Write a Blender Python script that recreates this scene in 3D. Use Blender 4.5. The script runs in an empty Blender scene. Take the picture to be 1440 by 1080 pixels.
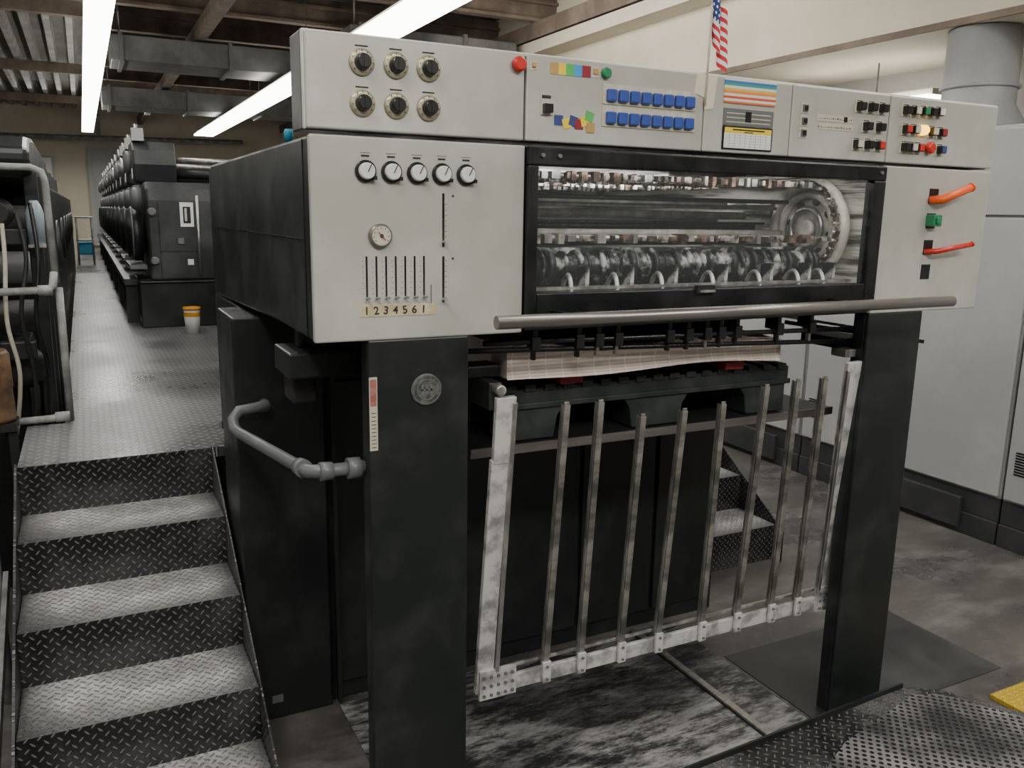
import bpy, math, random, bmesh
from mathutils import Vector, Matrix
random.seed(7)
SC=bpy.context.scene; COL=SC.collection
W={}
# ---------------------------------------------------------------- materials
def nt(name):
    m=bpy.data.materials.new(name); m.use_nodes=True
    t=m.node_tree; b=t.nodes['Principled BSDF']
    return m,t,b
def N(t,ty,**k):
    n=t.nodes.new(ty)
    for a,v in k.items(): setattr(n,a,v)
    return n
def math_(t,op,a,b=None,c=None):
    n=N(t,'ShaderNodeMath',operation=op)
    for i,v in enumerate((a,b,c)):
        if v is None: continue
        if isinstance(v,(int,float)): n.inputs[i].default_value=v
        else: t.links.new(v,n.inputs[i])
    return n.outputs[0]
def mixc(t,f,a,b):
    n=N(t,'ShaderNodeMix',data_type='RGBA')
    if isinstance(f,(int,float)): n.inputs[0].default_value=f
    else: t.links.new(f,n.inputs[0])
    for i,v in ((6,a),(7,b)):
        if isinstance(v,tuple): n.inputs[i].default_value=(*v[:3],1)
        else: t.links.new(v,n.inputs[i])
    return n.outputs[2]
def noise(t,vec,scale,detail=5,rough=.6):
    n=N(t,'ShaderNodeTexNoise'); n.inputs['Scale'].default_value=scale; n.inputs['Detail'].default_value=detail; n.inputs['Roughness'].default_value=rough
    t.links.new(vec,n.inputs['Vector']); return n.outputs['Fac']
def ramp(t,f,lo,hi):
    n=N(t,'ShaderNodeMapRange'); n.interpolation_type='SMOOTHSTEP'
    n.inputs[1].default_value=lo; n.inputs[2].default_value=hi
    t.links.new(f,n.inputs[0]); return n.outputs[0]
def coords(t,stretch=(1,1,1),rot=(0,0,0)):
    c=N(t,'ShaderNodeTexCoord'); m=N(t,'ShaderNodeMapping'); m.inputs['Scale'].default_value=stretch; m.inputs['Rotation'].default_value=rot
    t.links.new(c.outputs['Object'],m.inputs[0]); return m.outputs[0]
def pm(name,c1,c2=None,rough=.5,metal=0,scale=6,detail=6,lo=.4,hi=.7,bump=0,bscale=80,stretch=(1,1,1),rvar=0,spec=None):
    m,t,b=nt(name)
    v=coords(t,stretch)
    f=ramp(t,noise(t,v,scale,detail),lo,hi)
    if c2 is None: c2=tuple(min(1,x*1.25+.004) for x in c1)
    t.links.new(mixc(t,f,c1,c2),b.inputs['Base Color'])
    b.inputs['Metallic'].default_value=metal
    if rvar:
        t.links.new(math_(t,'ADD',math_(t,'MULTIPLY',f,rvar),rough),b.inputs['Roughness'])
    else: b.inputs['Roughness'].default_value=rough
    if spec is not None: b.inputs['Specular IOR Level'].default_value=spec
    if bump:
        n=N(t,'ShaderNodeBump'); n.inputs['Strength'].default_value=bump; n.inputs['Distance'].default_value=.002
        t.links.new(noise(t,v,bscale,3),n.inputs['Height']); t.links.new(n.outputs[0],b.inputs['Normal'])
    return m
def em(name,c,s):
    m,t,b=nt(name); b.inputs['Base Color'].default_value=(*c,1); b.inputs['Emission Color'].default_value=(*c,1); b.inputs['Emission Strength'].default_value=s
    return m
def diamond(name,axes='xy',cell=.026,dust=.5,base=(.018,.019,.02),dustc=(.42,.42,.41),lo=.42,hi=.62,grad=None,side=None,rough=.38,hl=(.14,.14,.14),keep=.45,bump=.006,nscale=3.2):
    m,t,b=nt(name)
    c=N(t,'ShaderNodeTexCoord'); s=N(t,'ShaderNodeSeparateXYZ'); t.links.new(c.outputs['Object'],s.inputs[0])
    g={'x':s.outputs[0],'y':s.outputs[1],'z':s.outputs[2]}
    a,bb=g[axes[0]],g[axes[1]]
    k=.7071/cell
    u=math_(t,'MULTIPLY',math_(t,'ADD',a,bb),k); v=math_(t,'MULTIPLY',math_(t,'SUBTRACT',a,bb),k)
    fu=math_(t,'FLOOR',u); fv=math_(t,'FLOOR',v)
    par=math_(t,'FLOORED_MODULO',math_(t,'ADD',fu,fv),2.0)
    x=math_(t,'SUBTRACT',math_(t,'SUBTRACT',u,fu),.5); y=math_(t,'SUBTRACT',math_(t,'SUBTRACT',v,fv),.5)
    x2=math_(t,'MULTIPLY',x,x); y2=math_(t,'MULTIPLY',y,y)
    d1=math_(t,'ADD',math_(t,'MULTIPLY',x2,4.2),math_(t,'MULTIPLY',y2,38.))
    d2=math_(t,'ADD',math_(t,'MULTIPLY',y2,4.2),math_(t,'MULTIPLY',x2,38.))
    d=math_(t,'ADD',math_(t,'MULTIPLY',d1,par),math_(t,'MULTIPLY',d2,math_(t,'SUBTRACT',1.,par)))
    msk=N(t,'ShaderNodeMapRange'); msk.interpolation_type='SMOOTHSTEP'; msk.inputs[1].default_value=1.05; msk.inputs[2].default_value=.35
    t.links.new(d,msk.inputs[0]); M=msk.outputs[0]
    f=ramp(t,noise(t,c.outputs['Object'],nscale,8,.65),lo,hi)
    if grad:
        gr=ramp(t,g[grad[0]],grad[1],grad[2]); f=math_(t,'MULTIPLY',math_(t,'ADD',math_(t,'MULTIPLY',f,.5),.5),math_(t,'ADD',math_(t,'MULTIPLY',gr,.85),.15))
    if side:
        ax=math_(t,'ABSOLUTE',g['x']); f=math_(t,'MULTIPLY',f,ramp(t,ax,side[0],side[1]))
    fine=ramp(t,noise(t,c.outputs['Object'],70,4),.35,.65)
    f=math_(t,'MULTIPLY',f,math_(t,'ADD',math_(t,'MULTIPLY',fine,.35),.65))
    f=math_(t,'MULTIPLY',f,math_(t,'SUBTRACT',1.,math_(t,'MULTIPLY',M,keep)))
    f=math_(t,'MULTIPLY',f,dust)
    edge=mixc(t,M,base,hl)  # raised lozenges lighter: worn metal, plus highlights put into the colour
    t.links.new(mixc(t,f,edge,dustc),b.inputs['Base Color'])
    t.links.new(math_(t,'ADD',math_(t,'MULTIPLY',f,.5),rough),b.inputs['Roughness'])
    n=N(t,'ShaderNodeBump'); n.inputs['Strength'].default_value=1; n.inputs['Distance'].default_value=bump
    t.links.new(M,n.inputs['Height']); t.links.new(n.outputs[0],b.inputs['Normal'])
    return m
def perforated(name,cell=.022):
    m,t,b=nt(name)
    c=N(t,'ShaderNodeTexCoord'); s=N(t,'ShaderNodeSeparateXYZ'); t.links.new(c.outputs['Object'],s.inputs[0])
    k=.7071/cell
    u=math_(t,'MULTIPLY',math_(t,'ADD',s.outputs[0],s.outputs[1]),k); v=math_(t,'MULTIPLY',math_(t,'SUBTRACT',s.outputs[0],s.outputs[1]),k)
    x=math_(t,'SUBTRACT',math_(t,'FRACT',u),.5); y=math_(t,'SUBTRACT',math_(t,'FRACT',v),.5)
    d=math_(t,'SQRT',math_(t,'ADD',math_(t,'MULTIPLY',x,x),math_(t,'MULTIPLY',y,y)))
    h=N(t,'ShaderNodeMapRange'); h.interpolation_type='SMOOTHSTEP'; h.inputs[1].default_value=.24; h.inputs[2].default_value=.34
    t.links.new(d,h.inputs[0]); H=h.outputs[0]
    f=ramp(t,noise(t,c.outputs['Object'],3,8),.36,.66)
    col=mixc(t,f,(.035,.035,.037),(.27,.27,.265))
    t.links.new(mixc(t,H,(.004,.004,.004),col),b.inputs['Base Color'])
    b.inputs['Roughness'].default_value=.5
    n=N(t,'ShaderNodeBump'); n.inputs['Strength'].default_value=1; n.inputs['Distance'].default_value=.004
    t.links.new(H,n.inputs['Height']); t.links.new(n.outputs[0],b.inputs['Normal'])
    return m

PANEL=pm('brushed_panel',(.45,.45,.405),(.56,.56,.515),rough=.34,metal=.22,scale=2.5,bump=.05,bscale=200,rvar=.14)
PANELEDGE=pm('panel_edge',(.55,.54,.49),rough=.5)
DARK=pm('dark_green_enamel',(.011,.014,.0135),(.022,.025,.024),rough=.34,scale=5,rvar=.2,bump=.05)
DARKD=pm('dusty_dark_enamel',(.014,.016,.0155),(.05,.052,.05),rough=.42,scale=4,lo=.5,hi=.9,bump=.1)
UNITM=pm('unit_enamel',(.022,.025,.026),(.06,.063,.062),rough=.35,scale=5,lo=.4,hi=.8,rvar=.2)
COLM=pm('column_enamel',(.011,.0145,.014),(.034,.037,.036),rough=.36,scale=5,detail=10,lo=.45,hi=.8,bump=.08,rvar=.25)
BLACK=pm('black_frame',(.006,.007,.008),(.014,.014,.015),rough=.25,scale=5,rvar=.25)
RUB=pm('black_plastic',(.010,.010,.010),(.025,.025,.025),rough=.5,scale=20)
STEEL=pm('worn_steel',(.38,.37,.35),(.58,.57,.54),rough=.32,metal=.85,scale=14,rvar=.25,stretch=(3,3,1))
RAILM=pm('handle_bar_steel',(.24,.225,.21),(.34,.32,.30),rough=.32,metal=.75,scale=6,stretch=(.3,6,6))
ALU=pm('dusty_aluminium',(.34,.34,.33),(.74,.74,.72),rough=.4,metal=.45,scale=16,lo=.35,hi=.60,bump=.4,bscale=60,rvar=.2)
SLATM=pm('worn_slat_steel',(.16,.155,.14),(.50,.49,.45),rough=.3,metal=.7,scale=6,lo=.38,hi=.68,stretch=(1,1,1.5),rvar=.2)
PVC=pm('grey_pipe',(.12,.13,.135),(.2,.21,.215),rough=.4,scale=12,lo=.5,hi=.8)
PIPEL=pm('pale_grey_pipe',(.20,.205,.20),(.40,.40,.39),rough=.45,scale=10)
CREAM=pm('cream_paint',(.66,.60,.47),(.72,.66,.54),rough=.7,scale=2)
GREYW=pm('grey_wall_paint',(.42,.41,.39),(.48,.47,.45),rough=.7,scale=1.5)
CABM=pm('pale_grey_cabinet',(.36,.365,.36),(.42,.42,.415),rough=.45,scale=2)
DUCTP=pm('pale_duct_paint',(.30,.31,.30),(.40,.40,.39),rough=.5,scale=3)
CABB=pm('dark_grey_plinth',(.028,.03,.03),(.05,.05,.05),rough=.55,scale=5)
CEILM=pm('dark_ceiling_paint',(.14,.135,.12),(.2,.19,.17),rough=.85,scale=2)
DECKM=pm('galvanised_deck',(.30,.30,.28),(.48,.47,.44),rough=.6,metal=.1,scale=3)
DUCTM=pm('duct_metal',(.12,.125,.12),(.21,.21,.20),rough=.5,metal=.3,scale=3)
BEAMM=pm('rusty_beam',(.15,.115,.09),(.25,.20,.15),rough=.8,scale=3)
KN=pm('knob_black',(.01,.01,.01),(.02,.02,.02),rough=.3)
KNW=pm('knob_white',(.62,.62,.60),(.72,.72,.7),rough=.4)
KRING=pm('knob_ring',(.36,.33,.22),(.5,.46,.35),rough=.35,metal=.4,scale=60)
CREAMP=pm('aged_plate',(.50,.47,.37),(.60,.57,.48),rough=.6,scale=30)
INK=pm('printed_ink',(.02,.02,.02),(.05,.05,.05),rough=.7)
def flat(n,c,r=.5): return pm(n,c,tuple(min(1,x*1.08) for x in c),rough=r,scale=20)
RED=flat('red_plastic',(.55,.03,.02),.3); DRED=flat('dark_red_plastic',(.22,.012,.018),.5); GREEN=flat('green_plastic',(.02,.20,.08),.35); BLUE=flat('blue_plastic',(.035,.075,.33),.35)
YEL=flat('yellow_sticker',(.80,.58,.03)); CYAN=flat('cyan_sticker',(.03,.30,.65)); MAR=flat('maroon_sticker',(.25,.015,.025)); LG=flat('green_sticker',(.08,.42,.10)); ORA=flat('orange_tape',(.85,.11,.015),.4)
TAN=flat('tan_sticker',(.45,.28,.09)); NAVY=flat('navy_sticker',(.03,.05,.2)); WHITE=flat('white_paper',(.78,.78,.76)); TAPE=flat('masking_tape',(.66,.59,.45),.7); TAPE2=pm('aged_masking_tape',(.50,.42,.24),(.66,.60,.42),rough=.7,scale=25)
GRYP=flat('grey_plate',(.13,.135,.135)); GRYL=flat('light_grey_ink',(.35,.35,.34)); TAPW=flat('yellowed_clear_tape',(.50,.48,.38),.5); PAIL=flat('pail_white',(.75,.75,.7)); PAILY=flat('pail_orange',(.80,.36,.03)); TEAL=flat('teal_plastic',(.03,.25,.38))
BADGE=pm('dull_badge',(.045,.05,.045),(.12,.125,.11),rough=.5,scale=60,lo=.4,hi=.6)
FADED=pm('faded_sticker_red',(.30,.10,.08),(.45,.25,.21),rough=.6,scale=40)
GRIP=pm('gripper_metal',(.04,.036,.03),(.55,.50,.45),rough=.32,metal=.55,scale=26,lo=.42,hi=.58)
RUST=pm('rusty_chain',(.05,.03,.022),(.40,.27,.21),rough=.4,metal=.6,scale=30)
WHEELM=pm('dusty_wheel',(.50,.48,.42),(.85,.82,.76),rough=.45,metal=.05,scale=14)
DRUMM=pm('powder_mottled_wheel',(.012,.014,.015),(.50,.50,.48),rough=.42,scale=18,lo=.49,hi=.64)
BACKI=pm('inner_streaked_panel',(.09,.09,.08),(.80,.78,.70),rough=.4,scale=3,lo=.42,hi=.57,stretch=(.4,.6,12))
LAMPON=em('lit_amber_lamp',(1,.55,.05),4); TUBE=em('fluorescent_tube',(1,.97,.92),13)
INFILL=em('inner_fill_tube',(1,.97,.92),20)
PAL=pm('dark_pallet_plastic',(.016,.022,.020),(.04,.047,.045),rough=.5,scale=10,bump=.1)
TREAD=diamond('diamond_tread','xy',dust=1.0,lo=.38,hi=.6,grad=('y',-.17,.02),side=(.34,.18),rough=.35,cell=.023,dustc=(.66,.66,.645),hl=(.12,.12,.12),keep=.6,base=(.025,.025,.026))
RISER=diamond('diamond_riser','xz',dust=.12,rough=.28,base=(.008,.008,.009),cell=.022,hl=(.15,.15,.15))
WALKM=diamond('diamond_walkway','xy',dust=.55,lo=.36,hi=.70,base=(.05,.05,.052),dustc=(.34,.34,.345),rough=.26,cell=.036,hl=(.33,.33,.33),keep=.2,bump=.01,nscale=1.1)  # pale lozenge colour carries painted sparkling highlights
DIAD=diamond('diamond_dark','xy',dust=.3,base=(.012,.012,.013),rough=.32,cell=.024)
SIDED=diamond('diamond_side','yz',dust=.15,base=(.008,.008,.009),cell=.022)
YELD=diamond('diamond_yellow','xy',dust=.1,base=(.55,.36,.02),dustc=(.8,.7,.3),hl=(.8,.65,.1))
PERF=perforated('perforated_plate')
def floor_layer():
    m,t,b=nt('dusty_concrete')
    v=coords(t); v2=coords(t,(1.2,3,1),(0,0,.5))
    f1=ramp(t,noise(t,v,.9,8,.6),.4,.65); f2=ramp(t,noise(t,v2,1.8,10,.7),.45,.72); f3=ramp(t,noise(t,v,18,6,.7),.45,.75)
    c=mixc(t,f1,(.058,.055,.050),(.115,.107,.094))
    c=mixc(t,math_(t,'MULTIPLY',f3,.3),c,(.19,.18,.165))
    c=mixc(t,math_(t,'MULTIPLY',f2,.32),c,(.34,.335,.32))
    t.links.new(c,b.inputs['Base Color'])
    t.links.new(math_(t,'ADD',math_(t,'MULTIPLY',f1,.25),.26),b.inputs['Roughness'])
    n=N(t,'ShaderNodeBump'); n.inputs['Strength'].default_value=.15; n.inputs['Distance'].default_value=.003
    t.links.new(noise(t,v,30,6),n.inputs['Height']); t.links.new(n.outputs[0],b.inputs['Normal'])
    return m
FLOORM=floor_layer()
FLOORSHADE=pm('painted_floor_shade',(.026,.027,.028),(.075,.075,.072),rough=.35,scale=3,lo=.4,hi=.75,rvar=.3)
def dusty_mat():
    m,t,b=nt('powdered_black_mat')
    v=coords(t,(1.0,3.6,1),(0,0,.4)); v2=coords(t)
    f=ramp(t,noise(t,v,3.2,14,.8),.43,.60); g=ramp(t,noise(t,v2,1.5,4),.36,.62)
    f=math_(t,'MULTIPLY',math_(t,'MULTIPLY',f,.8),math_(t,'ADD',math_(t,'MULTIPLY',g,.8),.2))
    t.links.new(mixc(t,f,(.022,.023,.024),(.44,.44,.43)),b.inputs['Base Color'])
    b.inputs['Roughness'].default_value=.4
    return m
DMAT=dusty_mat()
def paper_mat():
    m,t,b=nt('printed_sheet')
    c=N(t,'ShaderNodeTexCoord'); s=N(t,'ShaderNodeSeparateXYZ'); t.links.new(c.outputs['Object'],s.inputs[0])
    a=math_(t,'GREATER_THAN',math_(t,'FRACT',math_(t,'MULTIPLY',math_(t,'ADD',s.outputs[1],s.outputs[2]),90.)),.5)
    g=math_(t,'GREATER_THAN',math_(t,'FRACT',math_(t,'MULTIPLY',s.outputs[0],20.)),.08)
    c1=mixc(t,a,(.80,.72,.65),(.66,.53,.47))
    t.links.new(mixc(t,g,(.84,.78,.72),c1),b.inputs['Base Color']); b.inputs['Roughness'].default_value=.6
    return m
PAPER=paper_mat()
def chart_mat():
    m,t,b=nt('striped_chart')
    c=N(t,'ShaderNodeTexCoord'); s=N(t,'ShaderNodeSeparateXYZ'); t.links.new(c.outputs['Object'],s.inputs[0])
    r=N(t,'ShaderNodeValToRGB'); r.color_ramp.interpolation='CONSTANT'
    f=math_(t,'ADD',math_(t,'MULTIPLY',s.outputs[2],1/.064),.5); t.links.new(f,r.inputs[0])
    cols=[(.65,.15,.04),(.70,.68,.62),(.6,.08,.03),(.70,.68,.62),(.75,.25,.05),(.7,.45,.1),(.70,.68,.62),(.04,.3,.25),(.04,.16,.4),(.68,.68,.66)]
    e=r.color_ramp.elements
    while len(e)<len(cols): e.new(.5)
    for i,q in enumerate(cols): e[i].position=i/len(cols); e[i].color=(*q,1)
    t.links.new(r.outputs[0],b.inputs['Base Color']); return m
CHART=chart_mat()
def glass_mat():
    m,t,b=nt('safety_glass')
    b.inputs['Base Color'].default_value=(.5,.55,.55,1); b.inputs['Alpha'].default_value=.035; b.inputs['Roughness'].default_value=.03
    return m
GLASS=glass_mat()
def flag_mat():
    m,t,b=nt('flag_cloth')
    u=N(t,'ShaderNodeUVMap'); s=N(t,'ShaderNodeSeparateXYZ'); t.links.new(u.outputs[0],s.inputs[0])
    st=math_(t,'FLOORED_MODULO',math_(t,'FLOOR',math_(t,'MULTIPLY',s.outputs[1],13.)),2.)
    c=mixc(t,st,(.6,.03,.04),(.8,.8,.8))
    can=math_(t,'MULTIPLY',math_(t,'LESS_THAN',s.outputs[0],.5),math_(t,'GREATER_THAN',s.outputs[1],6/13))
    x=math_(t,'SUBTRACT',math_(t,'FRACT',math_(t,'MULTIPLY',s.outputs[0],12.)),.5); y=math_(t,'SUBTRACT',math_(t,'FRACT',math_(t,'MULTIPLY',s.outputs[1],9.3)),.5)
    d=math_(t,'ADD',math_(t,'MULTIPLY',x,x),math_(t,'MULTIPLY',y,y)); star=math_(t,'LESS_THAN',d,.06)
    cc=mixc(t,star,(.02,.04,.2),(.8,.8,.8))
    t.links.new(mixc(t,can,c,cc),b.inputs['Base Color']); b.inputs['Roughness'].default_value=.8
    return m
FLAG=flag_mat()

# ---------------------------------------------------------------- mesh builder
class B:
    def __init__(s): s.v=[];s.f=[];s.mi=[];s.sm=[];s.mats=[]
    def m(s,mat):
        if mat not in s.mats: s.mats.append(mat)
        return s.mats.index(mat)
    def add(s,vs,fs,mat,smooth=False):
        o=len(s.v); s.v+= [tuple(v) for v in vs]; k=s.m(mat)
        for i,f in enumerate(fs):
            s.f.append([o+j for j in f]); s.mi.append(k); s.sm.append(smooth if isinstance(smooth,bool) else smooth[i])
        return s
    def box(s,x0,x1,y0,y1,z0,z1,mat):
        vs=[(x,y,z) for x in (x0,x1) for y in (y0,y1) for z in (z0,z1)]
        return s.add(vs,[(0,1,3,2),(4,6,7,5),(0,4,5,1),(2,3,7,6),(0,2,6,4),(1,5,7,3)],mat)
    def cb(s,c,d,mat): return s.box(c[0]-d[0]/2,c[0]+d[0]/2,c[1]-d[1]/2,c[1]+d[1]/2,c[2]-d[2]/2,c[2]+d[2]/2,mat)
    def beam(s,p0,p1,w,h,mat,up=(0,0,1)):
        p0=Vector(p0);p1=Vector(p1);d=(p1-p0).normalized();u=Vector(up)
        a=d.cross(u).normalized(); bq=a.cross(d).normalized()
        vs=[p+a*sx*w/2+bq*sy*h/2 for p in (p0,p1) for sx in (-1,1) for sy in (-1,1)]
        return s.add(vs,[(0,1,3,2),(4,6,7,5),(0,4,5,1),(2,3,7,6),(0,2,6,4),(1,5,7,3)],mat)
    def lathe(s,p0,axis,prof,mat,n=20,caps=True):
        p0=Vector(p0);d=Vector(axis).normalized(); r=Vector((0,0,1)) if abs(d.z)<.9 else Vector((1,0,0))
        a=d.cross(r).normalized(); bq=d.cross(a).normalized()
        vs=[];fs=[];sm=[]
        for (h,rad) in prof:
            for i in range(n):
                t=2*math.pi*i/n; vs.append(p0+d*h+(a*math.cos(t)+bq*math.sin(t))*rad)
        for k in range(len(prof)-1):
            for i in range(n):
                j=(i+1)%n; fs.append((k*n+i,k*n+j,(k+1)*n+j,(k+1)*n+i)); sm.append(True)
        if caps:
            fs.append(tuple(range(n))[::-1]); sm.append(False)
            fs.append(tuple((len(prof)-1)*n+i for i in range(n))); sm.append(False)
        return s.add(vs,fs,mat,sm)
    def cyl(s,p0,p1,r,mat,n=16,r1=None):
        d=Vector(p1)-Vector(p0); return s.lathe(p0,d,[(0,r),(d.length,r if r1 is None else r1)],mat,n)
    def tube(s,pts,r,mat,n=10,sub=0):
        P=[Vector(p) for p in pts]
        if sub:
            Q=[]
            for i in range(len(P)-1):
                a=P[max(i-1,0)];b=P[i];c=P[i+1];d=P[min(i+2,len(P)-1)]
                for k in range(sub):
                    t=k/sub; Q.append(.5*((2*b)+(c-a)*t+(2*a-5*b+4*c-d)*t*t+(3*b-a-3*c+d)*t**3))
            Q.append(P[-1]); P=Q
        vs=[];fs=[];sm=[];T=[]
        for i in range(len(P)):
            T.append((P[min(i+1,len(P)-1)]-P[max(i-1,0)]).normalized())
        ref=Vector((0,0,1)) if abs(T[0].z)<.9 else Vector((1,0,0))
        a=T[0].cross(ref).normalized()
        for i,p in enumerate(P):
            a=(a-T[i]*a.dot(T[i])).normalized(); bq=T[i].cross(a)
            sc=1.0
            if 0<i<len(P)-1 and sub==0:
                c=(P[i+1]-P[i]).normalized().dot((P[i]-P[i-1]).normalized()); sc=1/max(.6,math.sqrt((1+c)/2))
            for k in range(n):
                t=2*math.pi*k/n; vs.append(p+(a*math.cos(t)+bq*math.sin(t))*r*sc)
        for i in range(len(P)-1):
            for k in range(n):
                j=(k+1)%n; fs.append((i*n+k,i*n+j,(i+1)*n+j,(i+1)*n+k)); sm.append(True)
        fs.append(tuple(range(n))[::-1]); sm.append(False); fs.append(tuple((len(P)-1)*n+k for k in range(n))); sm.append(False)
        return s.add(vs,fs,mat,sm)
    def prism(s,poly,ax,a0,a1,mat):
        n=len(poly); vs=[]
        for a in (a0,a1):
            for (p,q) in poly:
                vs.append({'x':(a,p,q),'y':(p,a,q),'z':(p,q,a)}[ax])
        fs=[tuple(range(n))[::-1],tuple(range(n,2*n))]+[(i,(i+1)%n,n+(i+1)%n,n+i) for i in range(n)]
        return s.add(vs,fs,mat)
    def torus(s,c,axis,R,r,mat,n=36,k=10):
        c=Vector(c);d=Vector(axis).normalized(); rf=Vector((0,0,1)) if abs(d.z)<.9 else Vector((1,0,0))
        a=d.cross(rf).normalized(); bq=d.cross(a)
        vs=[];fs=[]
        for i in range(n):
            t=2*math.pi*i/n; o=a*math.cos(t)+bq*math.sin(t)
            for j in range(k):
                u=2*math.pi*j/k; vs.append(c+o*(R+r*math.cos(u))+d*r*math.sin(u))
        for i in range(n):
            for j in range(k):
                fs.append((i*k+j,((i+1)%n)*k+j,((i+1)%n)*k+(j+1)%k,i*k+(j+1)%k))
        return s.add(vs,fs,mat,True)
    def grid(s,fn,nu,nv,mat,smooth=True):
        vs=[fn(i/nu,j/nv) for i in range(nu+1) for j in range(nv+1)]
        fs=[(i*(nv+1)+j,(i+1)*(nv+1)+j,(i+1)*(nv+1)+j+1,i*(nv+1)+j+1) for i in range(nu) for j in range(nv)]
        return s.add(vs,fs,mat,smooth)
    def done(s,name,parent=None,label=None,cat=None,group=None,bevel=0,kind=None,norm=True):
        xs=[v[0] for v in s.v];ys=[v[1] for v in s.v];zs=[v[2] for v in s.v]
        c=Vector(((min(xs)+max(xs))/2,(min(ys)+max(ys))/2,(min(zs)+max(zs))/2))
        if parent is None and cat: c.z=min(zs)
        me=bpy.data.meshes.new(name); me.from_pydata([(v[0]-c.x,v[1]-c.y,v[2]-c.z) for v in s.v],[],s.f)
        for m in s.mats: me.materials.append(m)
        for i,p in enumerate(me.polygons): p.material_index=s.mi[i]; p.use_smooth=s.sm[i]
        me.update()
        if norm:
            bm=bmesh.new(); bm.from_mesh(me); bmesh.ops.recalc_face_normals(bm,faces=bm.faces); bm.to_mesh(me); bm.free()
        o=bpy.data.objects.new(name,me); COL.objects.link(o)
        place(o,c,parent)
        if bevel:
            q=o.modifiers.new('b','BEVEL'); q.width=bevel; q.segments=2; q.limit_method='ANGLE'; q.angle_limit=math.radians(50)
        tag(o,label,cat,group,kind)
        return o
def place(o,c,parent):
    c=Vector(c); W[o.name]=c
    if parent: o.parent=parent; o.location=c-W[parent.name]
    else: o.location=c
def tag(o,label=None,cat=None,group=None,kind=None):
    if label: o['label']=label
    if cat: o['category']=cat
    if group: o['group']=group
    if kind: o['kind']=kind
def root(name,loc,label,cat,group=None):
    o=bpy.data.objects.new(name,None); o.empty_display_size=.1; COL.objects.link(o); place(o,loc,None); tag(o,label,cat,group); return o
def text(name,body,loc,size,mat,parent,label=None,rot=0):
    c=bpy.data.curves.new(name,'FONT'); c.body=body; c.size=size; c.align_x='CENTER'; c.align_y='CENTER'; c.extrude=.0004; c.offset=.0004
    tmp=bpy.data.objects.new('tmp',c); COL.objects.link(tmp); bpy.context.view_layer.update()
    me=bpy.data.meshes.new_from_object(tmp.evaluated_get(bpy.context.evaluated_depsgraph_get()))
    bpy.data.objects.remove(tmp); me.materials.clear(); me.materials.append(mat)
    me.transform(Matrix.Rotation(math.pi/2,4,'X')@Matrix.Rotation(rot,4,'Z'))
    o=bpy.data.objects.new(name,me); COL.objects.link(o); place(o,loc,parent); tag(o,label); return o
def struct(b,name,bevel=0): return b.done(name,kind='structure',bevel=bevel)

# ---------------------------------------------------------------- room
struct(B().box(-6,7,-4,21,-.1,0,FLOORM),'floor')
struct(B().box(-6,7,-4,21,3.9,4.0,CEILM),'ceiling')
struct(B().box(-6.1,-6,-4,21,0,3.9,GREYW),'wall_left')
struct(B().box(7,7.1,-4,21,0,3.9,GREYW),'wall_right')
struct(B().box(-6,7,21,21.1,0,3.9,CREAM),'wall_back')
struct(B().box(-6,7,-4.1,-4,0,3.9,GREYW),'wall_front')
b=B().box(-6,.12,4,21,3.80,3.82,CEILM); x=-6
while x<.06:
    b.prism([(x,3.80),(x+.02,3.70),(x+.09,3.70),(x+.11,3.80)],'y',4,21,DECKM); x+=.23
struct(b,'trim_1')
n=2
for y in (8.2,9.6,11.0,12.4,13.8,15.2,16.6,18.0,19.4):
    b=B().box(.3,4.6,y-.06,y+.06,3.60,3.63,BEAMM).box(.3,4.6,y-.015,y+.015,3.63,3.88,BEAMM).box(.3,4.6,y-.06,y+.06,3.77,3.8,BEAMM)
    struct(b,'trim_%d'%n); n+=1
for y in (10.2,14.5,18.6):
    struct(B().box(-6,.3,y-.05,y+.05,3.55,3.69,BEAMM),'trim_%d'%n); n+=1
for x in (.3,1.3,3.0,4.4):
    b=B().box(x-.05,x+.05,4,21,3.44,3.60,BEAMM); struct(b,'trim_%d'%n); n+=1
struct(B().box(4.6,7,-4,21,2.75,3.9,CREAM).box(4.58,4.6,-4,21,2.75,2.79,BEAMM),'trim_%d'%n); n+=1
struct(B().box(4.35,4.6,-4,21,3.30,3.42,CREAM),'trim_%d'%n); n+=1
struct(B().box(5.7,5.8,-4,21,0,2.75,GREYW),'wall_partition')
def duct(p,label,axis='x'):
    r=root('air_duct',((p[0]+p[1])/2,(p[2]+p[3])/2,p[4]),label,'duct')
    B().box(*p,DUCTM).done('duct_body',r,bevel=.01)
    k=p[0]+.1 if axis=='x' else p[2]+.1; e=p[1] if axis=='x' else p[3]
    i=0
    while k<e:
        if axis=='x': B().box(k-.02,k+.02,p[2]-.025,p[3]+.025,p[4]-.025,p[5]+.02,DUCTM).done('duct_flange',r)
        else: B().box(p[0]-.025,p[1]+.025,k-.02,k+.02,p[4]-.025,p[5]+.02,DUCTM).done('duct_flange',r)
        if i in (0,2): 
            if axis=='x': B().cyl((k,p[2]+.2,p[5]),(k,p[2]+.2,3.9),.01,STEEL,6).done('hanger_rod',r)
            else: B().cyl((p[0]+.1,k,p[5]),(p[0]+.1,k,3.9),.01,STEEL,6).done('hanger_rod',r)
        k+=1.1;i+=1
duct((.40,4.25,10.15,10.85,3.16,3.42),'long grey sheet metal air duct hung under the ceiling beams')
duct((2.45,4.25,8.4,9.2,3.14,3.42),'grey sheet metal air duct crossing under the ceiling beams')
duct((.40,4.25,14.3,15.0,3.12,3.40),'long dusty sheet metal duct below the ceiling')
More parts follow.
